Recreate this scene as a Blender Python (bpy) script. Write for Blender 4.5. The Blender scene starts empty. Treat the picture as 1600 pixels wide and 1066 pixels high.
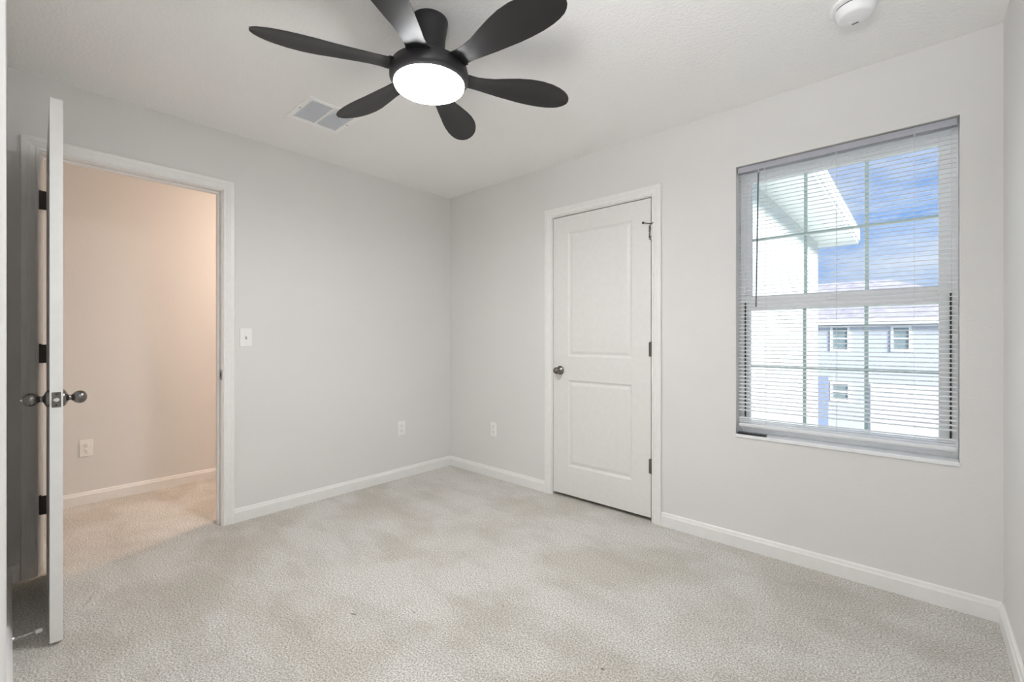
import bpy, bmesh, math, random
from mathutils import Vector, Matrix
random.seed(7)
C = bpy.context.scene.collection
PI = math.pi
SC = bpy.context.scene

# ------------------------------------------------------------------ camera, world, sun, exposure
CAM = Vector((3.166, -2.676, 1.145)); YAW = math.radians(41.98); FPX = 707.0
cd = bpy.data.cameras.new('camera'); cam = bpy.data.objects.new('camera', cd); C.objects.link(cam)
cam.location = CAM; cam.rotation_euler = (PI/2, 0, YAW)
cd.sensor_width = 36; cd.lens = FPX/1600*36; cd.shift_y = -4/1600; cd.clip_start = 0.004; cd.clip_end = 300
SC.camera = cam
SC.view_settings.view_transform = 'Standard'; SC.view_settings.look = 'None'
SC.view_settings.gamma = 1; SC.view_settings.use_curve_mapping = False
SC.view_settings.exposure = 0.0
SC.cycles.use_denoising = True
SC.cycles.max_bounces = 14; SC.cycles.diffuse_bounces = 10; SC.cycles.transparent_max_bounces = 24
SC.cycles.sample_clamp_indirect = 6

LAMP = 124.0          # radiance of the fan's diffuser
HALL = 152.0          # radiance of the hall lamp
SKY = 1.1
world = bpy.data.worlds.new('world'); SC.world = world; world.use_nodes = True
nt = world.node_tree; nt.nodes.clear()
N = lambda t, **k: (lambda n: ([setattr(n, a, b) for a, b in k.items()], n)[1])(nt.nodes.new(t))
tc = N('ShaderNodeTexCoord'); sep = N('ShaderNodeSeparateXYZ'); nt.links.new(tc.outputs['Generated'], sep.inputs[0])
ramp = N('ShaderNodeValToRGB'); nt.links.new(sep.outputs['Z'], ramp.inputs[0])
cr = ramp.color_ramp; cr.elements[0].position = 0.0; cr.elements[0].color = (0.50, 0.62, 0.86, 1)
cr.elements[1].position = 0.55; cr.elements[1].color = (0.08, 0.23, 0.72, 1)
e = cr.elements.new(0.2); e.color = (0.20, 0.40, 0.84, 1)
mp = N('ShaderNodeMapping'); mp.inputs['Scale'].default_value = (2.2, 2.2, 6.5); nt.links.new(tc.outputs['Generated'], mp.inputs[0])
no = N('ShaderNodeTexNoise'); no.inputs['Scale'].default_value = 1.6; no.inputs['Detail'].default_value = 7; no.inputs['Roughness'].default_value = 0.6
nt.links.new(mp.outputs[0], no.inputs['Vector'])
r2 = N('ShaderNodeValToRGB'); nt.links.new(no.outputs['Fac'], r2.inputs[0])
r2.color_ramp.elements[0].position = 0.45; r2.color_ramp.elements[0].color = (0, 0, 0, 1)
r2.color_ramp.elements[1].position = 0.72; r2.color_ramp.elements[1].color = (1, 1, 1, 1)
mx = N('ShaderNodeMixRGB'); nt.links.new(r2.outputs[0], mx.inputs[0]); nt.links.new(ramp.outputs[0], mx.inputs[1])
mx.inputs[2].default_value = (0.86, 0.87, 0.95, 1)
bg = N('ShaderNodeBackground'); bg.inputs[1].default_value = SKY; nt.links.new(mx.outputs[0], bg.inputs[0])
wo = N('ShaderNodeOutputWorld'); nt.links.new(bg.outputs[0], wo.inputs[0])
sl = bpy.data.lights.new('sun', 'SUN'); sl.energy = 10.0; sl.angle = 0.28; sl.color = (1, 0.96, 0.9)
so = bpy.data.objects.new('sun', sl); C.objects.link(so)
so.rotation_euler = Vector((1.0, -0.5, 0.5)).to_track_quat('Z', 'Y').to_euler(); so.location = (6, -8, 12)

# added ceiling-bounce fill light behind the camera, standing in for a photographer's flash
fl = bpy.data.lights.new('bounce_fill', 'AREA'); fl.shape = 'DISK'; fl.size = 0.45; fl.spread = math.radians(115); fl.energy = 27; fl.color = (0.97, 0.985, 1.0)
fo = bpy.data.objects.new('bounce_fill', fl); C.objects.link(fo); fo.location = (3.08, -3.08, 1.55)
fo.rotation_euler = Vector((0.08, -0.55, -1.0)).to_track_quat('Z', 'Y').to_euler()

# ------------------------------------------------------------------ materials
def mat(name, col, rough=0.5, metal=0.0, noise=None, bump=None, emit=None, spec=0.5, coat=0.0):
    m = bpy.data.materials.new(name); m.use_nodes = True; t = m.node_tree
    p = t.nodes['Principled BSDF']
    p.inputs['Base Color'].default_value = (*col, 1); p.inputs['Roughness'].default_value = rough
    p.inputs['Metallic'].default_value = metal; p.inputs['Specular IOR Level'].default_value = spec
    p.inputs['Coat Weight'].default_value = coat
    tcn = t.nodes.new('ShaderNodeTexCoord')
    sc_, amt = noise or (30, 0.02)
    nz = t.nodes.new('ShaderNodeTexNoise'); nz.inputs['Scale'].default_value = sc_; nz.inputs['Detail'].default_value = 4
    t.links.new(tcn.outputs['Object'], nz.inputs['Vector'])
    rp = t.nodes.new('ShaderNodeValToRGB'); t.links.new(nz.outputs['Fac'], rp.inputs[0])
    rp.color_ramp.elements[0].position = 0.3; rp.color_ramp.elements[1].position = 0.7
    rp.color_ramp.elements[0].color = (*[c*(1-amt) for c in col], 1)
    rp.color_ramp.elements[1].color = (*[min(1, c*(1+amt)) for c in col], 1)
    t.links.new(rp.outputs[0], p.inputs['Base Color'])
    if bump:
        bs, st, dist = bump
        nb = t.nodes.new('ShaderNodeTexNoise'); nb.inputs['Scale'].default_value = bs; nb.inputs['Detail'].default_value = 3
        t.links.new(tcn.outputs['Object'], nb.inputs['Vector'])
        bn = t.nodes.new('ShaderNodeBump'); bn.inputs['Strength'].default_value = st; bn.inputs['Distance'].default_value = dist
        t.links.new(nb.outputs['Fac'], bn.inputs['Height']); t.links.new(bn.outputs[0], p.inputs['Normal'])
    if emit:
        p.inputs['Emission Color'].default_value = (*emit[0], 1); p.inputs['Emission Strength'].default_value = emit[1]
    return m

M = dict(
    wall=mat('wall_paint', (0.715, 0.71, 0.70), 0.75, bump=(110, 0.25, 0.0025), noise=(2, 0.012), spec=0.3),
    ceil=mat('ceiling_paint', (0.89, 0.89, 0.885), 0.9, bump=(75, 0.55, 0.006), noise=(2, 0.01), spec=0.2),
    trim=mat('trim_paint', (0.80, 0.795, 0.785), 0.38),
    door=mat('door_paint', (0.735, 0.73, 0.715), 0.42),
    vinyl=mat('window_vinyl', (0.96, 0.965, 0.97), 0.35),
    slat=mat('blind_slat_white', (0.92, 0.925, 0.935), 0.4),
    rail=mat('blind_rail_grey', (0.40, 0.405, 0.455), 0.45),
    cord=mat('blind_cord', (0.75, 0.76, 0.78), 0.7),
    wand=mat('smoky_wand_plastic', (0.10, 0.12, 0.14), 0.25),
    grille=mat('window_grille_pale_green', (0.84, 0.93, 0.91), 0.5),
    track=mat('dark_balance_track', (0.06, 0.07, 0.08), 0.6),
    sill=mat('cultured_marble_sill', (0.82, 0.83, 0.85), 0.25, noise=(14, 0.05)),
    fan=mat('fan_satin_black', (0.014, 0.013, 0.015), 0.42, noise=(20, 0.08)),
    blade=mat('blade_matt_black', (0.010, 0.0097, 0.0107), 0.45, noise=(40, 0.08)),
    glow=mat('lamp_diffuser', (1, 1, 1), 0.5, emit=((0.985, 0.99, 1.0), LAMP)),
    hglow=mat('hall_lamp_diffuser', (1, 1, 1), 0.5, emit=((1.0, 0.745, 0.59), HALL)),
    nickel=mat('satin_nickel', (0.21, 0.195, 0.185), 0.24, 1.0),
    chrome=mat('bright_chrome', (0.8, 0.8, 0.8), 0.12, 1.0),
    bronze=mat('dark_bronze_hinge', (0.07, 0.06, 0.055), 0.4, 0.8),
    plate=mat('outlet_plastic_white', (0.84, 0.835, 0.82), 0.35),
    slot=mat('dark_slot', (0.03, 0.03, 0.03), 0.6),
    vent=mat('vent_white_metal', (0.93, 0.93, 0.92), 0.4),
    ventin=mat('vent_louver_metal', (0.87, 0.90, 0.93), 0.45),
    smoke=mat('smoke_alarm_plastic', (0.85, 0.86, 0.87), 0.4),
    black=mat('black_plastic', (0.012, 0.013, 0.014), 0.25),
    rubber=mat('white_rubber', (0.8, 0.8, 0.78), 0.6),
    stucco=mat('pale_stucco', (0.62, 0.65, 0.64), 0.9, bump=(40, 0.3, 0.01)),
    stucco2=mat('pale_grey_siding', (0.52, 0.54, 0.60), 0.9, bump=(40, 0.3, 0.01)),
    fascia=mat('white_fascia', (0.85, 0.86, 0.86), 0.6),
    roof=mat('taupe_shingles', (0.50, 0.46, 0.52), 0.9, noise=(3, 0.2), bump=(12, 0.5, 0.03)),
    hglass=mat('house_window_glass', (0.22, 0.28, 0.30), 0.15),
    lawn=mat('lawn_grass', (0.60, 0.61, 0.50), 1.0, noise=(0.8, 0.25)),
    concrete=mat('pale_concrete', (0.62, 0.61, 0.58), 0.9, noise=(2, 0.1)),
    shrub=mat('shrub_leaves', (0.12, 0.2, 0.07), 0.9, noise=(6, 0.5)),
    doorpaint=mat('slate_blue_door', (0.28, 0.33, 0.48), 0.6),
)
# window glass: mostly clear, with a fresnel sheen
g = bpy.data.materials.new('clear_glass'); g.use_nodes = True; t = g.node_tree; t.nodes.clear()
tr = t.nodes.new('ShaderNodeBsdfTransparent'); tr.inputs[0].default_value = (0.94, 0.975, 0.97, 1)
gl = t.nodes.new('ShaderNodeBsdfGlossy'); gl.inputs['Roughness'].default_value = 0.02
fr = t.nodes.new('ShaderNodeFresnel'); fr.inputs[0].default_value = 1.35
ms = t.nodes.new('ShaderNodeMixShader'); ot = t.nodes.new('ShaderNodeOutputMaterial')
t.links.new(fr.outputs[0], ms.inputs[0]); t.links.new(tr.outputs[0], ms.inputs[1]); t.links.new(gl.outputs[0], ms.inputs[2]); t.links.new(ms.outputs[0], ot.inputs[0])
M['glass'] = g
t = M['slat'].node_tree; p = t.nodes['Principled BSDF']; tl = t.nodes.new('ShaderNodeBsdfTranslucent'); tl.inputs[0].default_value = (0.88, 0.90, 0.93, 1)
ms = t.nodes.new('ShaderNodeMixShader'); ms.inputs[0].default_value = 0.27
t.links.new(p.outputs[0], ms.inputs[1]); t.links.new(tl.outputs[0], ms.inputs[2]); t.links.new(ms.outputs[0], t.nodes['Material Output'].inputs[0])
# carpet: fine tufts, trodden patches, vacuum strokes
m = bpy.data.materials.new('cut_pile_carpet'); m.use_nodes = True; t = m.node_tree; p = t.nodes['Principled BSDF']
p.inputs['Roughness'].default_value = 1; p.inputs['Specular IOR Level'].default_value = 0.05
p.inputs['Sheen Weight'].default_value = 0.25; p.inputs['Sheen Roughness'].default_value = 0.6
tcn = t.nodes.new('ShaderNodeTexCoord')
def cnoise(scale, detail, rough=0.5, stretch=None):
    n = t.nodes.new('ShaderNodeTexNoise'); n.inputs['Scale'].default_value = scale; n.inputs['Detail'].default_value = detail
    n.inputs['Roughness'].default_value = rough
    if stretch:
        q = t.nodes.new('ShaderNodeMapping'); q.inputs['Scale'].default_value = stretch[0]; q.inputs['Rotation'].default_value = (0, 0, stretch[1])
        t.links.new(tcn.outputs['Object'], q.inputs[0]); t.links.new(q.outputs[0], n.inputs['Vector'])
    else: t.links.new(tcn.outputs['Object'], n.inputs['Vector'])
    return n
def cramp(src, stops):
    r = t.nodes.new('ShaderNodeValToRGB'); t.links.new(src, r.inputs[0]); el = r.color_ramp.elements
    el[0].position, el[0].color = stops[0][0], (*stops[0][1], 1); el[1].position, el[1].color = stops[-1][0], (*stops[-1][1], 1)
    for s in stops[1:-1]:
        x = el.new(s[0]); x.color = (*s[1], 1)
    return r.outputs[0]
def cmul(a, b):
    q = t.nodes.new('ShaderNodeMixRGB'); q.blend_type = 'MULTIPLY'; q.inputs[0].default_value = 1
    t.links.new(a, q.inputs[1]); t.links.new(b, q.inputs[2]); return q.outputs[0]
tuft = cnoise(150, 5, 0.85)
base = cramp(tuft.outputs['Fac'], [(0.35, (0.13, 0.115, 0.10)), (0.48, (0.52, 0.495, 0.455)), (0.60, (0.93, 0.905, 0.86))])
patch = cramp(cnoise(1.7, 3, 0.55).outputs['Fac'], [(0.42, (0.86, 0.84, 0.80)), (0.57, (1.0, 1.0, 1.0))])
stroke = cramp(cnoise(3.2, 3, 0.6, ((0.6, 1.6, 1), 0.9)).outputs['Fac'], [(0.42, (0.94, 0.935, 0.925)), (0.51, (1.02, 1.02, 1.02))])
colr = cmul(cmul(base, patch), stroke)
for (sx, sy, rad, stx, rot) in ((1.597, -1.544, 0.006, 1, 0), (1.842, -1.262, 0.006, 1, 0), (2.352, -1.302, 0.008, 1, 0), (1.42, -1.72, 0.007, 2.5, 0.5), (0.46, -2.44, 0.010, 9, -0.35)):
    q = t.nodes.new('ShaderNodeMapping'); q.vector_type = 'TEXTURE'; q.inputs['Location'].default_value = (sx, sy, 0)
    q.inputs['Rotation'].default_value = (0, 0, rot); q.inputs['Scale'].default_value = (rad*stx, rad, 1)
    t.links.new(tcn.outputs['Object'], q.inputs[0])
    ln = t.nodes.new('ShaderNodeVectorMath'); ln.operation = 'LENGTH'; t.links.new(q.outputs[0], ln.inputs[0])
    colr = cmul(colr, cramp(ln.outputs['Value'], [(0.55, (0.42, 0.39, 0.34)), (1.0, (1, 1, 1))] if stx < 7 else [(0.3, (0.80, 0.78, 0.74)), (1.0, (1, 1, 1))]))
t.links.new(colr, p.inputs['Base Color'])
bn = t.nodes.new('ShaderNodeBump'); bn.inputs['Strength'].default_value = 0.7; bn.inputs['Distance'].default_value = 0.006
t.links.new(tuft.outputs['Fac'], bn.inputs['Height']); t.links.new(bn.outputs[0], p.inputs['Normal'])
M['carpet'] = m

# ------------------------------------------------------------------ helpers
def box(bm, lo, hi, mtx=None):
    x0, y0, z0 = lo; x1, y1, z1 = hi
    v = [bm.verts.new(c) for c in ((x0,y0,z0),(x1,y0,z0),(x1,y1,z0),(x0,y1,z0),(x0,y0,z1),(x1,y0,z1),(x1,y1,z1),(x0,y1,z1))]
    for f in ((3,2,1,0),(4,5,6,7),(0,1,5,4),(1,2,6,5),(2,3,7,6),(3,0,4,7)): bm.faces.new([v[i] for i in f])
    if mtx is not None: bmesh.ops.transform(bm, matrix=mtx, verts=v)
    return v
def lathe(bm, prof, seg=48, mtx=None, cap=True):
    rings = []; allv = []
    for r, z in prof:
        if r < 1e-6: ring = [bm.verts.new((0, 0, z))]
        else: ring = [bm.verts.new((r*math.cos(2*PI*i/seg), r*math.sin(2*PI*i/seg), z)) for i in range(seg)]
        rings.append(ring); allv += ring
    for a, b in zip(rings, rings[1:]):
        for i in range(seg):
            j = (i+1) % seg
            if len(a) == 1 and len(b) == 1: continue
            if len(a) == 1: bm.faces.new((a[0], b[j], b[i]))
            elif len(b) == 1: bm.faces.new((a[i], a[j], b[0]))
            else: bm.faces.new((a[i], a[j], b[j], b[i]))
    if cap:
        for ring in (rings[0], rings[-1]):
            if len(ring) > 1: bm.faces.new(ring)
    if mtx is not None: bmesh.ops.transform(bm, matrix=mtx, verts=allv)
    return allv
def sweep(bm, prof, path, closed=False):
    """prof: list of (u,v); path: list of frames (origin, U, V)"""
    rings = [[bm.verts.new(o + U*u + V*v) for u, v in prof] for o, U, V in path]
    n = len(prof)
    for a, b in zip(rings, rings[1:]):
        for i in range(n): bm.faces.new((a[i], a[(i+1) % n], b[(i+1) % n], b[i]))
    bm.faces.new(rings[0]); bm.faces.new(rings[-1])
def obj(name, bm, material, parent=None, bevel=0, smooth=False, label=None, seg=2):
    bmesh.ops.recalc_face_normals(bm, faces=bm.faces)
    me = bpy.data.meshes.new(name); bm.to_mesh(me); bm.free()
    me.materials.append(M[material])
    o = bpy.data.objects.new(name, me); C.objects.link(o)
    if parent: o.parent = parent
    if smooth:
        for f in me.polygons: f.use_smooth = True
        try: me.set_sharp_from_angle(angle=math.radians(38))
        except Exception: pass
    if bevel:
        b = o.modifiers.new('bevel', 'BEVEL'); b.width = bevel; b.segments = seg; b.limit_method = 'ANGLE'
    if label: o['label'] = label
    return o
def nb(): return bmesh.new()
def boxobj(name, lo, hi, material, parent=None, bevel=0, label=None):
    b = nb(); box(b, lo, hi); return obj(name, b, material, parent, bevel, label=label)
def tag(o, label, cat, group=None):
    o['label'] = label; o['category'] = cat
    if group: o['group'] = group
    return o
def struct(o, label, cat):
    o['kind'] = 'structure'; return tag(o, label, cat)
def thing(name, loc, label, cat, group=None, rot=(0,0,0)):
    o = bpy.data.objects.new(name, None); C.objects.link(o); o.location = loc; o.rotation_euler = rot; o.empty_display_size = 0.1
    return tag(o, label, cat, group)
T = Matrix.Translation
R = lambda a, ax: Matrix.Rotation(a, 4, ax)

# ------------------------------------------------------------------ room shell
H = 2.415; XR = 3.418; YD = -2.682; XA = 2.76; YB = -3.40; WT = 0.115
DY0, DY1, DTOP = -2.574, -1.808, 2.047          # entry doorway (in the x=0 wall)
CX0, CX1, CTOP = 1.163, 1.927, 2.028            # closet doorway (in the y=0 wall)
WX0, WX1, WZ0, WZ1 = 2.416, 3.2935, 0.622, 2.088; WTN = 0.19
HX = -1.13                                       # hall's far wall

b = nb(); box(b, (HX-0.1, -3.5, -0.12), (XR+0.1, WTN-0.02, 0)); box(b, (HX-0.1, WTN-0.02, -0.12), (0.0, 1.3, 0))
struct(obj('floor', b, 'carpet'), 'pale grey beige cut pile carpet covering the bedroom and hallway floor', 'carpet floor')
b = nb(); box(b, (HX-0.2, -3.6, H), (XR+0.2, WTN, H+0.25)); box(b, (HX-0.2, WTN, H), (0.1, 1.4, H+0.25))
struct(obj('ceiling', b, 'ceil'), 'light grey textured ceiling above the bedroom', 'ceiling')
b = nb()
box(b, (-WT, YD-0.9, 0), (0, DY0-0.018, H)); box(b, (-WT, DY1+0.018, 0), (0, 1.3, H)); box(b, (-WT, DY0-0.018, DTOP+0.018), (0, DY1+0.018, H))
struct(obj('wall_west', b, 'wall'), 'light greige left wall with the open doorway to the hall', 'wall')
b = nb()
box(b, (0, 0, 0), (CX0-0.018, WTN, H)); box(b, (CX1+0.018, 0, 0), (WX0, WTN, H)); box(b, (CX0-0.018, 0, CTOP+0.018), (CX1+0.018, WTN, H))
box(b, (CX0-0.018, 0.10, 0), (CX1+0.018, WTN, CTOP+0.018))
box(b, (WX0, 0, WZ1), (WX1, WTN, H)); box(b, (WX0, 0, 0), (WX1, WTN, WZ0-0.018)); box(b, (WX1, 0, 0), (XR+0.1, WTN, H))
struct(obj('wall_north', b, 'wall'), 'light greige wall with the white closet door and the window', 'wall')
b = nb(); box(b, (XR, YB-0.1, 0), (XR+0.12, 0, H))
struct(obj('wall_east', b, 'wall'), 'bright wall strip at the right edge beside the window corner', 'wall')
b = nb(); box(b, (0, YD-0.72, 0), (XA, YD, H)); box(b, (XA, YB-0.12, 0), (XR+0.1, YB, H))
struct(obj('wall_south', b, 'wall'), 'sliver of near wall at the left edge behind the open door', 'wall')
b = nb(); box(b, (HX-0.1, -3.5, 0), (HX, 1.3, H)); box(b, (HX, -3.5, 0), (-WT, -3.4, H)); box(b, (HX, 1.2, 0), (-WT, 1.3, H))
struct(obj('wall_hall', b, 'wall'), 'hallway wall glowing peach seen through the open doorway', 'wall')

def base_prof(h=0.083, t=0.014):
    return [(0, 0), (t, 0), (t, h-0.022), (t-0.003, h-0.016), (t-0.006, h-0.004), (t-0.009, h), (0, h)]
def baseboard(name, p0, p1, nrm, label):
    p0, p1, nrm = Vector(p0), Vector(p1), Vector(nrm); b = nb()
    sweep(b, base_prof(), [(p0, nrm, Vector((0, 0, 1))), (p1, nrm, Vector((0, 0, 1)))])
    return struct(obj(name, b, 'trim'), label, 'baseboard')
CW = 0.061                                       # casing width
baseboard('baseboard_west', (0, DY1+CW+0.006, 0), (0, 0, 0), (1, 0, 0), 'white baseboard on the left wall between doorway and far corner')
baseboard('baseboard_west_stub', (0, YD, 0), (0, DY0-CW-0.006, 0), (1, 0, 0), 'short white baseboard stub behind the open door')
baseboard('baseboard_north', (0, 0, 0), (CX0-CW-0.006, 0, 0), (0, -1, 0), 'white baseboard from the far corner to the closet door')
baseboard('baseboard_north_long', (CX1+CW+0.006, 0, 0), (XR, 0, 0), (0, -1, 0), 'long white baseboard running under the window')
baseboard('baseboard_east', (XR, 0, 0), (XR, YB, 0), (-1, 0, 0), 'white baseboard in the lower right corner of the room')
baseboard('baseboard_south', (0, YD, 0), (XA, YD, 0), (0, 1, 0), 'white baseboard at the lower left edge by the doorstop')
baseboard('baseboard_hall', (HX, -3.4, 0), (HX, 1.2, 0), (1, 0, 0), 'baseboard along the peach lit hallway wall')

# casing profile: u = outward from opening, v = away from the wall
CASE = [(0, 0), (0, 0.009), (0.004, 0.012), (0.010, 0.012), (0.013, 0.009), (0.018, 0.0105), (0.030, 0.0145), (0.036, 0.0145), (0.040, 0.0165), (CW-0.003, 0.0175), (CW, 0.015), (CW, 0)]
def casing(bm, a0, a1, top, along, nrm, off):
    """U-shaped mitred casing round an opening from a0 to a1 along axis vector"""
    al, n, Z = Vector(along), Vector(nrm), Vector((0, 0, 1)); o0 = Vector(off)
    r = 0.005
    fr = [(o0+al*(a0-r), -al, n), (o0+al*(a0-r)+Z*(top+r), -al+Z, n), (o0+al*(a1+r)+Z*(top+r), al+Z, n), (o0+al*(a1+r), al, n)]
    sweep(bm, CASE, fr)
# entry doorway trim
b = nb(); casing(b, DY0, DY1, DTOP, (0, 1, 0), (1, 0, 0), (0, 0, 0))
tr1 = struct(obj('trim_1', b, 'trim'), 'white fluted door casing framing the open hall doorway', 'door trim')
b = nb(); casing(b, DY0, DY1, DTOP, (0, 1, 0), (-1, 0, 0), (-WT, 0, 0)); obj('hall_casing', b, 'trim', tr1)
b = nb(); j = 0.018
box(b, (-WT, DY0-j, 0), (0, DY0, DTOP+j)); box(b, (-WT, DY1, 0), (0, DY1+j, DTOP+j)); box(b, (-WT, DY0, DTOP), (0, DY1, DTOP+j))
obj('jamb', b, 'trim', tr1, 0.001)
b = nb(); s0, s1 = -0.072, -0.038
box(b, (s0, DY0, 0), (s1, DY0+0.011, DTOP)); box(b, (s0, DY1-0.011, 0), (s1, DY1, DTOP)); box(b, (s0, DY0+0.011, DTOP-0.011), (s1, DY1-0.011, DTOP))
obj('stop_molding', b, 'trim', tr1, 0.002)
b = nb(); box(b, (-0.032, DY1-0.0015, 0.892), (0.004, DY1+0.0005, 0.950)); sp = obj('strike_plate', b, 'nickel', tr1, 0.003, label='dark nickel strike plate')
b = nb(); box(b, (-0.024, DY1-0.002, 0.908), (-0.008, DY1, 0.934)); obj('strike_hole', b, 'slot', sp)
# closet doorway trim
b = nb(); casing(b, CX0, CX1, CTOP, (1, 0, 0), (0, -1, 0), (0, 0, 0))
tr2 = struct(obj('trim_2', b, 'trim'), 'white casing framing the closed closet door', 'door trim')
b = nb(); box(b, (CX0-j, 0, 0), (CX0, 0.10, CTOP+j)); box(b, (CX1, 0, 0), (CX1+j, 0.10, CTOP+j)); box(b, (CX0, 0, CTOP), (CX1, 0.10, CTOP+j))
obj('jamb', b, 'trim', tr2)
b = nb(); box(b, (CX0, 0.042, 0), (CX0+0.011, 0.07, CTOP)); box(b, (CX1-0.011, 0.042, 0), (CX1, 0.07, CTOP)); box(b, (CX0+0.011, 0.042, CTOP-0.011), (CX1-0.011, 0.07, CTOP))
obj('stop_molding', b, 'trim', tr2)

# ------------------------------------------------------------------ doors
def leaf(bm, w, h, t):
    """two panel moulded leaf, local x 0..w, y 0..t (front face y=0), z 0..h"""
    st = 0.127; px0, px1 = st, w-st
    rects = [(px0, px1, 0.205, 0.822), (px0, px1, 0.990, h-0.118)]
    def face(yf, s):
        def V(x, z, d=0): return bm.verts.new((x, yf+s*d, z))
        def quad(x0, x1, z0, z1): bm.faces.new((V(x0, z0), V(x1, z0), V(x1, z1), V(x0, z1)))
        quad(0, px0, 0, h); quad(px1, w, 0, h)
        zs = [0] + [z for r in rects for z in r[2:]] + [h]
        for i in range(0, len(zs), 2): quad(px0, px1, zs[i], zs[i+1])
        for x0, x1, z0, z1 in rects:
            lv = [(0, 0), (0.004, 0.003), (0.013, 0.008), (0.020, 0.008), (0.034, 0.0035), (0.040, 0.0025)]
            rings = [[V(x0+i, z0+i, d), V(x1-i, z0+i, d), V(x1-i, z1-i, d), V(x0+i, z1-i, d)] for i, d in lv]
            for a, c in zip(rings, rings[1:]):
                for k in range(4): bm.faces.new((a[k], a[(k+1) % 4], c[(k+1) % 4], c[k]))
            bm.faces.new(rings[-1])
    face(0, 1); face(t, -1)
    for (x0, z0), (x1, z1) in (((0, 0), (w, 0)), ((w, 0), (w, h)), ((w, h), (0, h)), ((0, h), (0, 0))):
        bm.faces.new([bm.verts.new(c) for c in ((x0, 0, z0), (x1, 0, z1), (x1, t, z1), (x0, t, z0))])
    bmesh.ops.remove_doubles(bm, verts=bm.verts, dist=1e-5)
KNOB = [(0.0325, 0), (0.0325, 0.003), (0.030, 0.008), (0.023, 0.012), (0.0135, 0.016), (0.0105, 0.020), (0.0105, 0.025), (0.013, 0.028),
        (0.019, 0.033), (0.0235, 0.040), (0.0250, 0.048), (0.0240, 0.056), (0.0200, 0.063), (0.0130, 0.068), (0.005, 0.070), (0, 0.0705)]
def knob(parent, x, y, z, sgn, tip=False):
    """egg knob on a round rose, pointing along local y*sgn"""
    mt = T((x, y, z)) @ R(-sgn*PI/2, 'X')
    b = nb(); lathe(b, KNOB[6:], 40, mt); k = obj('door_knob', b, 'nickel', parent, smooth=True, label='satin nickel egg knob')
    b = nb(); lathe(b, KNOB[:8], 40, mt); obj('rose', b, 'nickel', k, smooth=True)
    if tip:
        b = nb(); lathe(b, [(0.0045, 0.068), (0.004, 0.074), (0.002, 0.076), (0, 0.0765)], 16, mt); obj('lock_pin', b, 'chrome', k, smooth=True)
    return k
def hinge(parent, p, z, hgt=0.089, dirs=(), material='bronze', label=None):
    b = nb()
    for i in range(5):
        z0 = z-hgt/2+i*hgt/5
        lathe(b, [(0.0062, z0+0.0008), (0.0062, z0+hgt/5-0.0008)], 16, T((p[0], p[1], 0)))
    lathe(b, [(0.003, z-hgt/2), (0.003, z+hgt/2)], 12, T((p[0], p[1], 0)))
    lathe(b, [(0.0062, z+hgt/2), (0.006, z+hgt/2+0.003), (0, z+hgt/2+0.005)], 16, T((p[0], p[1], 0)))
    h = obj('hinge', b, material, parent, smooth=True, label=label)
    for lo, hi in dirs:
        b = nb(); box(b, (lo[0], lo[1], z-hgt/2), (hi[0], hi[1], z+hgt/2)); obj('hinge_leaf', b, material, h)
    return h
# entry door: stands open a little past square
LW, LH, LT = 0.757, 2.026, 0.035
b = nb(); leaf(b, LW, LH, LT)
d1 = struct(obj('door_1', b, 'door'), 'white two panel entry door standing open, seen edge on', 'door')
d1.location = (0.016, -2.555, 0.013); d1.rotation_euler = (0, 0, math.radians(-1.55))
knob(d1, LW-0.062, 0, 0.903, -1, tip=True); knob(d1, LW-0.062, LT, 0.903, 1)
b = nb(); box(b, (LW-0.0005, 0.005, 0.903-0.0285), (LW+0.0012, 0.030, 0.903+0.0285))
lp = obj('latch_plate', b, 'nickel', d1, 0.004, label='rounded nickel latch plate on the door edge')
lp.modifiers['bevel'].width = 0.0011
b = nb(); lathe(b, [(0.0088, 0), (0.0088, 0.006), (0.007, 0.009), (0, 0.0095)], 24, T((LW, LT/2, 0.903)) @ R(PI/2, 'Y')); obj('latch_bolt', b, 'chrome', lp, smooth=True)
for dz in (-0.020, 0.020):
    b = nb(); lathe(b, [(0.0032, 0.0), (0.0032, 0.0018), (0, 0.002)], 12, T((LW, LT/2, 0.903+dz)) @ R(PI/2, 'Y')); obj('screw', b, 'slot', lp)
for z in (1.801, 1.058, 0.324):
    hinge(d1, (-0.011, -0.021), z, dirs=(((-0.0125, -0.021), (-0.0005, 0.030)), ((-0.034, -0.0215), (-0.011, -0.0195))), label='dark bronze hinge')
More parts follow.
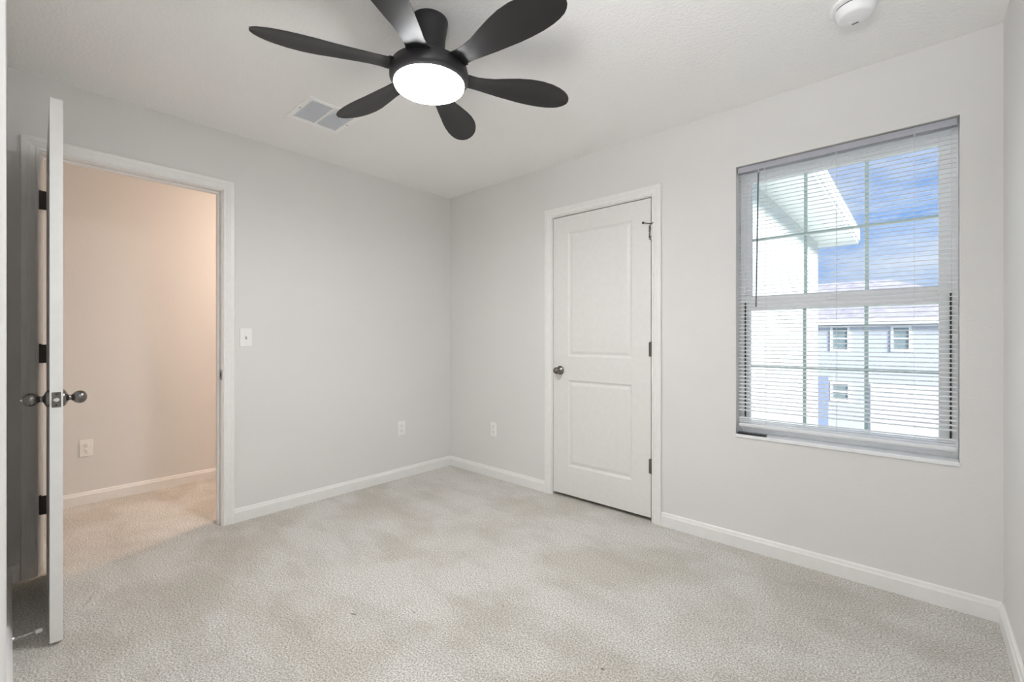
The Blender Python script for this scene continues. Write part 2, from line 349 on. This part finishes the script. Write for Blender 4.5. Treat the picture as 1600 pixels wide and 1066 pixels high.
# closet door
b = nb(); leaf(b, CX1-CX0-0.010, 1.996, 0.035)
d2 = struct(obj('door_2', b, 'door'), 'closed white two panel closet door in the right wall', 'door')
d2.location = (CX0+0.005, 0.0008, 0.026)
knob(d2, 0.062, 0, 0.888, -1)
for z in (1.781, 1.051, 0.321):
    hg = hinge(d2, (CX1-CX0-0.0035, -0.008), z, dirs=(((CX1-CX0-0.022, -0.003), (CX1-CX0-0.007, 0.0005)),), material='nickel', label='nickel hinge')
    if z > 1.7:
        b = nb(); xx = CX1-CX0-0.0035
        lathe(b, [(0.009, z+0.048), (0.009, z+0.054)], 20, T((xx, -0.010, 0)))
        lathe(b, [(0.0028, 0), (0.0028, 0.052)], 12, T((xx, -0.012, z+0.051)) @ R(math.radians(-75), 'Y'))
        lathe(b, [(0.007, 0.050), (0.007, 0.058)], 16, T((xx, -0.012, z+0.051)) @ R(math.radians(-75), 'Y'))
        lathe(b, [(0.0028, 0), (0.0028, 0.016)], 12, T((xx, -0.012, z+0.051)) @ R(math.radians(80), 'Y'))
        obj('pin_stop', b, 'bronze', hg, smooth=True, label='dark hinge pin door stop with arm')
        b = nb()
        for i in range(5): lathe(b, [(0.003, z+0.035-i*0.017), (0.0052, z+0.030-i*0.017), (0.003, z+0.024-i*0.017)], 12, T((xx-0.013, -0.012, 0)))
        obj('hinge_trim', b, 'chrome', hg, smooth=True, label='bright chrome pieces')

# ------------------------------------------------------------------ window
def ring(bm, x0, x1, z0, z1, w, y0, y1):
    wl, wr, wb, wt = w
    box(bm, (x0, y0, z0), (x0+wl, y1, z1)); box(bm, (x1-wr, y0, z0), (x1, y1, z1))
    box(bm, (x0+wl, y0, z0), (x1-wr, y1, z0+wb)); box(bm, (x0+wl, y0, z1-wt), (x1-wr, y1, z1))
b = nb(); ring(b, WX0, WX1, WZ0, WZ1, (0.020, 0.022, 0.020, 0.026), 0.095, 0.17)
wn = struct(obj('window_1', b, 'vinyl', bevel=0.002), 'white single hung window with grilles behind lowered blinds', 'window')
GX0, GX1 = 2.462, 3.231
def sash(z0, z1, gz0, gz1, y0, y1, lab):
    b = nb(); ring(b, WX0+0.018, WX1-0.020, z0, z1, (GX0-WX0-0.018, WX1-0.020-GX1, gz0-z0, z1-gz1), y0, y1)
    s = obj('sash', b, 'vinyl', wn, 0.003, label=lab)
    ym = (y0+y1)/2
    boxobj('pane', (GX0-0.004, ym-0.002, gz0-0.004), (GX1+0.004, ym+0.002, gz1+0.004), 'glass', s)
    b = nb(); gw = 0.0078
    for f in (1/3, 2/3):
        x = GX0+(GX1-GX0)*f; box(b, (x-gw, ym+0.004, gz0), (x+gw, ym+0.010, gz1))
    zm = (gz0+gz1)/2
    box(b, (GX0, ym+0.0035, zm-gw), (GX1, ym+0.0105, zm+gw))
    obj('grille', b, 'grille', s, label='pale green grille bars')
    return s
sash(1.300, WZ1-0.022, 1.381, 2.021, 0.130, 0.160, 'upper sash')
sash(WZ0+0.015, 1.382, 0.680, 1.302, 0.100, 0.129, 'lower sash')
for nm, xx in (('l', WX0+0.0205), ('r', WX1-0.0275)):
    boxobj('balance_track', (xx, 0.0905, 0.70), (xx+0.0065, 0.0955, 1.345), 'track', wn, label='dark sash track')
b = nb(); box(b, ((GX0+GX1)/2-0.03, 0.088, 1.345), ((GX0+GX1)/2+0.03, 0.101, 1.362)); obj('sash_lock', b, 'vinyl', wn, 0.002)
b = nb(); box(b, (WX0-0.0, -0.007, WZ0-0.018), (WX1, 0.10, WZ0))
obj('window_sill', b, 'sill', wn, 0.003, label='white marble sill')

# blinds
bl = thing('window_blind', (0, 0, 0), 'white horizontal mini blind lowered over the whole window', 'window blind')
BX0, BX1, BY = WX0+0.006, WX1-0.006, 0.034
b = nb(); box(b, (BX0, BY-0.018, WZ1-0.034), (BX1, BY+0.014, WZ1-0.003))
obj('headrail', b, 'rail', bl, 0.002, label='grey headrail')
b = nb(); TILT = math.radians(9); top = WZ1-0.045; bot = 0.690; n = 67
for i in range(n):
    z = top-(top-bot)*i/(n-1)
    if i >= n-3: z = bot+0.010*(n-1-i)
    rows = []
    for k in range(5):
        u = (k/4-0.5)*0.025; crv = 0.0022*(1-(2*k/4-1)**2)
        rows.append((BY+u*math.cos(TILT)-crv*math.sin(TILT), z+u*math.sin(TILT)+crv*math.cos(TILT)))
    th = 0.0005
    pf = rows + [(y, zz-th) for y, zz in reversed(rows)]
    a = [b.verts.new((BX0+0.003, y, zz)) for y, zz in pf]; c = [b.verts.new((BX1-0.003, y, zz)) for y, zz in pf]
    for q in range(len(pf)): b.faces.new((a[q], a[(q+1) % len(pf)], c[(q+1) % len(pf)], c[q]))
    b.faces.new(a); b.faces.new(c)
obj('slats', b, 'slat', bl)
b = nb(); box(b, (BX0+0.002, BY-0.013, 0.661), (BX1-0.002, BY+0.013, 0.680)); obj('bottom_rail', b, 'slat', bl, 0.004, label='white bottom rail')
for x in (2.555, 2.865, 3.150):
    b = nb()
    for yy in (BY-0.0132, BY+0.0132): box(b, (x-0.0006, yy-0.0005, 0.68), (x+0.0006, yy+0.0005, WZ1-0.034))
    cdn = obj('ladder_cord', b, 'cord', bl)
    b = nb(); box(b, (x-0.004, BY-0.0195, WZ1-0.046), (x+0.004, BY-0.0135, WZ1-0.036)); obj('cord_clip', b, 'rail', cdn)
b = nb(); lathe(b, [(0.0035, 0), (0.0035, 0.71), (0.0015, 0.722)], 6, T((2.515, BY-0.028, 1.315)) @ R(math.radians(0.9), 'Y'))
wd = obj('tilt_wand', b, 'wand', bl, label='dark thin tilt wand')
b = nb(); box(b, (2.524, BY-0.029, 2.030), (2.530, BY-0.017, 2.054)); obj('wand_hook', b, 'rail', wd)

# remote on the sill
rm = thing('remote_control', (2.424, -0.006, WZ0), 'slim black remote control lying on the left end of the sill', 'remote control')
b = nb(); box(b, (0, 0, 0.0005), (0.140, 0.034, 0.012)); obj('case', b, 'black', rm, 0.005, seg=4)
b = nb()
for i in range(5): box(b, (0.02+i*0.022, 0.011, 0.0118), (0.032+i*0.022, 0.023, 0.0132))
obj('button_row', b, 'wand', rm, 0.001)

# ------------------------------------------------------------------ ceiling fan
FX, FY = 1.708, -1.550
fan = thing('ceiling_fan', (FX, FY, H), 'black six blade ceiling fan with glowing round light', 'ceiling fan')
b = nb(); lathe(b, [(0.073, 0), (0.074, -0.004), (0.072, -0.02), (0.064, -0.07), (0.060, -0.13), (0.062, -0.172)], 64); obj('canopy', b, 'fan', fan, smooth=True)
b = nb(); lathe(b, [(0.058, -0.170), (0.095, -0.172), (0.132, -0.179), (0.151, -0.192), (0.156, -0.214), (0.156, -0.234), (0.151, -0.243), (0.139, -0.2535)], 72)
obj('motor_housing', b, 'fan', fan, smooth=True, label='round black housing above the light')
b = nb(); lathe(b, [(0.1385, -0.2525), (0.139, -0.257), (0.136, -0.264), (0.121, -0.2695), (0.09, -0.273), (0.04, -0.275), (0, -0.2755)], 72)
obj('light_diffuser', b, 'glow', fan, smooth=True, label='glowing white round light')
OUT = [(0.120, 0.042, -0.044), (0.150, 0.045, -0.047), (0.164, 0.045, -0.047), (0.169, 0.037, -0.046), (0.19, 0.036, -0.045), (0.22, 0.036, -0.048), (0.26, 0.038, -0.057), (0.31, 0.040, -0.074),
       (0.36, 0.041, -0.090), (0.41, 0.043, -0.103), (0.46, 0.042, -0.109), (0.51, 0.038, -0.107), (0.55, 0.031, -0.099), (0.58, 0.022, -0.088),
       (0.603, 0.011, -0.074), (0.618, -0.002, -0.060), (0.627, -0.016, -0.044), (0.630, -0.027, -0.033)]
def blade_bm():
    b = nb(); rows = []
    for r, cc, cw in OUT:
        pitch = math.radians(10.5 - 8*min(1, max(0, (0.34-r)/0.17)))
        up, dn = [], []
        for k in range(9):
            v = cw+(cc-cw)*k/8; s = 2*k/8-1
            zz = -v*math.sin(pitch) + 0.006*(1-s*s) - 0.001
            th = 0.0030*(1-s**6)+0.0012
            up.append(b.verts.new((r, v*math.cos(pitch), zz+th))); dn.append(b.verts.new((r, v*math.cos(pitch), zz-th)))
        rows.append(up+dn[::-1])
    m_ = len(rows[0])
    for a, c in zip(rows, rows[1:]):
        for i in range(m_): b.faces.new((a[i], a[(i+1) % m_], c[(i+1) % m_], c[i]))
    b.faces.new(rows[0]); b.faces.new(rows[-1])
    return b
bl0 = obj('blade', blade_bm(), 'blade', fan, smooth=True)
bl0.location = (0, 0, -0.203)
for k in range(6):
    o = bl0 if k == 0 else bl0.copy()
    if k: C.objects.link(o); o.parent = fan
    o.rotation_euler = (0, 0, math.radians(67.4+60*k))

# ------------------------------------------------------------------ ceiling vent
vt = thing('ceiling_vent', (0.65, -1.476, H), 'white square ceiling air vent with two louver sections', 'air vent')
b = nb(); q = 0.150
ring_y = [(-q, -q, q, -q+0.026), (-q, q-0.026, q, q), (-q, -q+0.026, -q+0.026, q-0.026), (q-0.026, -q+0.026, q, q-0.026), (-q+0.026, -0.007, q-0.026, 0.007)]
for x0, y0, x1, y1 in ring_y: box(b, (x0, y0, -0.008), (x1, y1, 0))
obj('vent_frame', b, 'vent', vt, 0.002)
boxobj('backing', (-q+0.02, -q+0.02, -0.0012), (q-0.02, q-0.02, -0.0002), 'ventin', vt)
for y0, y1 in ((-q+0.026, -0.007), (0.007, q-0.026)):
    b = nb()
    for i in range(18):
        x = -q+0.033+i*(2*q-0.066)/17
        box(b, (-0.0062, y0, -0.0006), (0.0062, y1, 0.0006), T((x, 0, -0.0062)) @ R(math.radians(16), 'Y'))
    obj('louvers', b, 'ventin', vt)
for yy in (-q+0.013, q-0.013):
    b = nb(); lathe(b, [(0.004, -0.008), (0.004, -0.0095), (0, -0.0105)], 16, T((0, yy, 0))); obj('screw', b, 'nickel', vt)

# ------------------------------------------------------------------ smoke detector
sd = thing('smoke_detector', (2.985, -0.528, H), 'round white smoke detector on the ceiling near the window', 'smoke detector')
b = nb(); lathe(b, [(0.078, 0), (0.080, -0.003), (0.078, -0.012), (0.070, -0.015)], 64); obj('mounting_base', b, 'smoke', sd, smooth=True)
b = nb(); lathe(b, [(0.0605, -0.013), (0.0615, -0.0165), (0.0605, -0.02)], 64); obj('vent_gap', b, 'slot', sd, smooth=True)
b = nb(); lathe(b, [(0.062, -0.0185), (0.064, -0.021), (0.062, -0.034), (0.057, -0.047), (0.052, -0.0515), (0.046, -0.053), (0.02, -0.054), (0, -0.054)], 64)
bd = obj('cover', b, 'smoke', sd, smooth=True)
b = nb()
for i in range(5): box(b, (0.010+i*0.004, -0.0345+i*0.001, -0.0546), (0.0120+i*0.004, -0.0275+i*0.001, -0.0520), R(math.radians(150), 'Z'))
obj('sounder_slot', b, 'slot', bd)
b = nb(); lathe(b, [(0.009, -0.053), (0.009, -0.0555), (0, -0.056)], 24, T((-0.015, 0.02, 0))); obj('test_button', b, 'smoke', bd, smooth=True)

# ------------------------------------------------------------------ wall plates (local: plate in xz plane, facing -y)
def screw(parent, z, x=0):
    b = nb(); lathe(b, [(0.003, 0), (0.0027, 0.0012), (0, 0.0014)], 14, T((x, -0.0055, z)) @ R(PI/2, 'X')); return obj('screw', b, 'ventin', parent)
def plate_mesh():
    b = nb(); box(b, (-0.035, -0.0055, -0.0575), (0.035, 0, 0.0575)); return b
sw = thing('light_switch', (0, -1.675, 1.151), 'white toggle light switch on the wall right of the doorway', 'light switch', rot=(0, 0, PI/2))
obj('cover_plate', plate_mesh(), 'plate', sw, 0.003)
b = nb(); box(b, (-0.0055, -0.0068, -0.012), (0.0055, -0.004, 0.012)); obj('toggle_slot', b, 'rail', sw)
b = nb(); box(b, (-0.004, -0.020, -0.004), (0.004, -0.004, 0.005), R(math.radians(-28), 'X')); obj('toggle', b, 'plate', sw, 0.001)
screw(sw, 0.030); screw(sw, -0.030)
def outlet():
    o = thing('electrical_outlet', (0, 0, 0), 'x', 'electrical outlet', 'white duplex wall outlets')
    obj('cover_plate', plate_mesh(), 'plate', o, 0.003)
    for s in (1, -1):
        b = nb(); lathe(b, [(0.0165, 0), (0.0165, 0.0025), (0.0155, 0.0032), (0, 0.0033)], 28, T((0, -0.0052, s*0.0195)) @ R(PI/2, 'X'))
        rc = obj('receptacle', b, 'plate', o, smooth=True)
        b = nb()
        for x, hh in ((-0.0065, 0.0042), (0.0065, 0.0034)): box(b, (x-0.0012, -0.0091, s*0.0195+0.002-hh+0.003), (x+0.0012, -0.0083, s*0.0195+0.002+hh+0.003))
        lathe(b, [(0.0026, 0), (0.0026, 0.0007)], 14, T((0, -0.0084, s*0.0195-0.008)) @ R(PI/2, 'X'))
        obj('slots', b, 'slot', rc)
    screw(o, 0)
    return o
def dup(root):
    r = root.copy(); C.objects.link(r)
    for ch in list(root.children):
        c = ch.copy(); C.objects.link(c); c.parent = r
        for gch in ch.children:
            d = gch.copy(); C.objects.link(d); d.parent = c
    return r
o1 = outlet(); o2 = dup(o1); o3 = dup(o1)
for o, loc, rz, lab in ((o1, (0, -0.519, 0.408), PI/2, 'white duplex outlet on the left wall near the far corner'),
                        (o2, (0.559, 0, 0.395), 0, 'white duplex outlet between the far corner and closet door'),
                        (o3, (HX, -2.318, 0.385), PI/2, 'duplex outlet on the peach lit hallway wall')):
    o.location = loc; o.rotation_euler = (0, 0, rz); o['label'] = lab

# ------------------------------------------------------------------ spring door stop
ds = thing('door_stop', (0.705, YD+0.014, 0.045), 'thin white tipped spring doorstop on the baseboard behind the open door', 'door stop')
b = nb(); lathe(b, [(0.011, 0), (0.010, 0.004), (0.005, 0.006)], 24, R(-PI/2, 'X')); obj('base_cup', b, 'chrome', ds, smooth=True)
b = nb(); pts = []
for i in range(16*14+1):
    a = 2*PI*i/14; yy = 0.004+0.058*i/(16*14); pts.append(Vector((0.0036*math.cos(a), yy, 0.0036*math.sin(a))))
pr = None
for i, pnt in enumerate(pts):
    d_ = (pts[min(i+1, len(pts)-1)]-pts[max(i-1, 0)]).normalized(); u = d_.orthogonal().normalized() if pr is None else (pr-d_*pr.dot(d_)).normalized(); pr = u; w = d_.cross(u)
    rg = [b.verts.new(pnt+(u*math.cos(2*PI*k/6)+w*math.sin(2*PI*k/6))*0.0011) for k in range(6)]
    if i:
        for k in range(6): b.faces.new((last[k], last[(k+1) % 6], rg[(k+1) % 6], rg[k]))
    last = rg
obj('spring', b, 'chrome', ds, smooth=True)
b = nb(); lathe(b, [(0.006, 0.058), (0.008, 0.060), (0.008, 0.072), (0.006, 0.076), (0, 0.077)], 24, R(-PI/2, 'X')); obj('tip', b, 'rubber', ds, smooth=True, label='white rubber tip')

# ------------------------------------------------------------------ hall ceiling lamp
hl = thing('hall_ceiling_lamp', (-0.56, -0.62, H), 'warm flush ceiling lamp lighting the hallway', 'ceiling lamp')
b = nb(); lathe(b, [(0.15, 0), (0.15, -0.02), (0.14, -0.024)], 48); obj('lamp_base', b, 'vent', hl, smooth=True)
b = nb(); lathe(b, [(0.138, -0.022), (0.132, -0.045), (0.10, -0.065), (0.05, -0.075), (0, -0.077)], 48); obj('lamp_shade', b, 'hglow', hl, smooth=True)

# ------------------------------------------------------------------ outside
GZ = -2.95
boxobj('ground', (-60, 0.3, GZ-0.2), (70, 90, GZ), 'lawn'); gr = bpy.data.objects['ground']; struct(gr, 'lawn outside below the window', 'lawn')
Fv = Vector((-math.sin(YAW), math.cos(YAW), 0)); Rv = Vector((math.cos(YAW), math.sin(YAW), 0))
def at(px, py, Y):
    t_ = (px-800)/FPX; d = Fv+Rv*t_; s = (Y-CAM.y)/d.y
    return Vector((CAM.x+s*d.x, Y, CAM.z+(529-py)/FPX*s))
# projecting wing of the same house, left of the window
hw = thing('house_wing', (2.0, 5.3, GZ), 'pale wing of the house with deep white eave, left outside the window', 'house')
def rel(o, lo, hi): return tuple(a-b_ for a, b_ in zip(lo, o.location)), tuple(a-b_ for a, b_ in zip(hi, o.location))
boxobj('wall', *rel(hw, (-3.0, 0.6, GZ), (2.05, 5.35, 2.56)), 'stucco', hw)
boxobj('soffit', *rel(hw, (-3.4, 0.22, 2.56), (2.49, 5.80, 2.60)), 'fascia', hw)
boxobj('fascia', *rel(hw, (-3.4, 0.2, 2.60), (2.51, 5.82, 2.76)), 'fascia', hw)
b = nb(); base = [b.verts.new(Vector(c)-hw.location) for c in ((-3.4, 0.2, 2.76), (2.51, 0.2, 2.76), (2.51, 5.82, 2.76), (-3.4, 5.82, 2.76))]
rg = [b.verts.new(Vector(c)-hw.location) for c in ((-0.45, 0.9, 4.1), (-0.45, 3.6, 4.1))]
for f in ((base[0], base[1], rg[0]), (base[1], base[2], rg[1], rg[0]), (base[2], base[3], rg[1]), (base[3], base[0], rg[0], rg[1]), tuple(reversed(base))): b.faces.new(f)
obj('roof', b, 'roof', hw)
# house across the yard
YF = 20.0
hx0, hx1 = at(1000, 500, YF).x, at(1640, 500, YF).x
ez = at(1400, 499, YF).z
fh = thing('neighbour_house', (hx0, YF, GZ), 'pale two storey neighbour house across the yard', 'house')
boxobj('wall', (0, 0, 0), (hx1-hx0, 9, ez-GZ), 'stucco2', fh)
b = nb(); L = hx1-hx0; E = 0.28; z0 = ez-GZ; rr = 2.0
bs = [b.verts.new(c) for c in ((-E, -E, z0), (L+E, -E, z0), (L+E, 9+E, z0), (-E, 9+E, z0))]
rg = [b.verts.new(c) for c in ((4.2, 4.5, z0+rr), (L-4.2, 4.5, z0+rr))]
for f in ((bs[0], bs[1], rg[1], rg[0]), (bs[1], bs[2], rg[1]), (bs[2], bs[3], rg[0], rg[1]), (bs[3], bs[0], rg[0]), tuple(reversed(bs))): b.faces.new(f)
obj('roof', b, 'roof', fh)
boxobj('fascia', (-E, -E-0.02, z0-0.18), (L+E, -E, z0+0.02), 'fascia', fh)
def hwin(x0, x1, y0, y1, door=False):
    a = at(x0, y1, YF)-fh.location; c = at(x1, y0, YF)-fh.location
    if door: return boxobj('front_door', (a.x, -0.05, 0.02), (c.x, 0.02, c.z), 'doorpaint', fh, 0.01)
    b = nb(); ring(b, a.x-0.08, c.x+0.08, a.z-0.08, c.z+0.08, (0.08,)*4, -0.05, 0.03)
    box(b, (a.x, -0.04, (a.z+c.z)/2-0.03), (c.x, 0.02, (a.z+c.z)/2+0.03))
    w = obj('window', b, 'fascia', fh)
    boxobj('pane', (a.x, -0.01, a.z), (c.x, 0.02, c.z), 'hglass', w)
for w in ((1301, 1324, 512, 546), (1396, 1420, 512, 546), (1301, 1325, 601, 623), (1206, 1228, 512, 546), (1496, 1520, 512, 546)): hwin(*w)
hwin(1278, 1295, 588, 648, True)
a = at(1340, 640, YF)-fh.location; c = at(1462, 590, YF)-fh.location
boxobj('garage_door', (a.x+0.4, -0.04, 0.02), (c.x, 0.02, 2.3), 'fascia', fh, 0.01)
pt = boxobj('patio_path', (hx0-2, YF-6, GZ), (hx0+16, YF-3.4, GZ+0.03), 'concrete'); struct(pt, 'pale concrete path crossing the lawn outside', 'path')
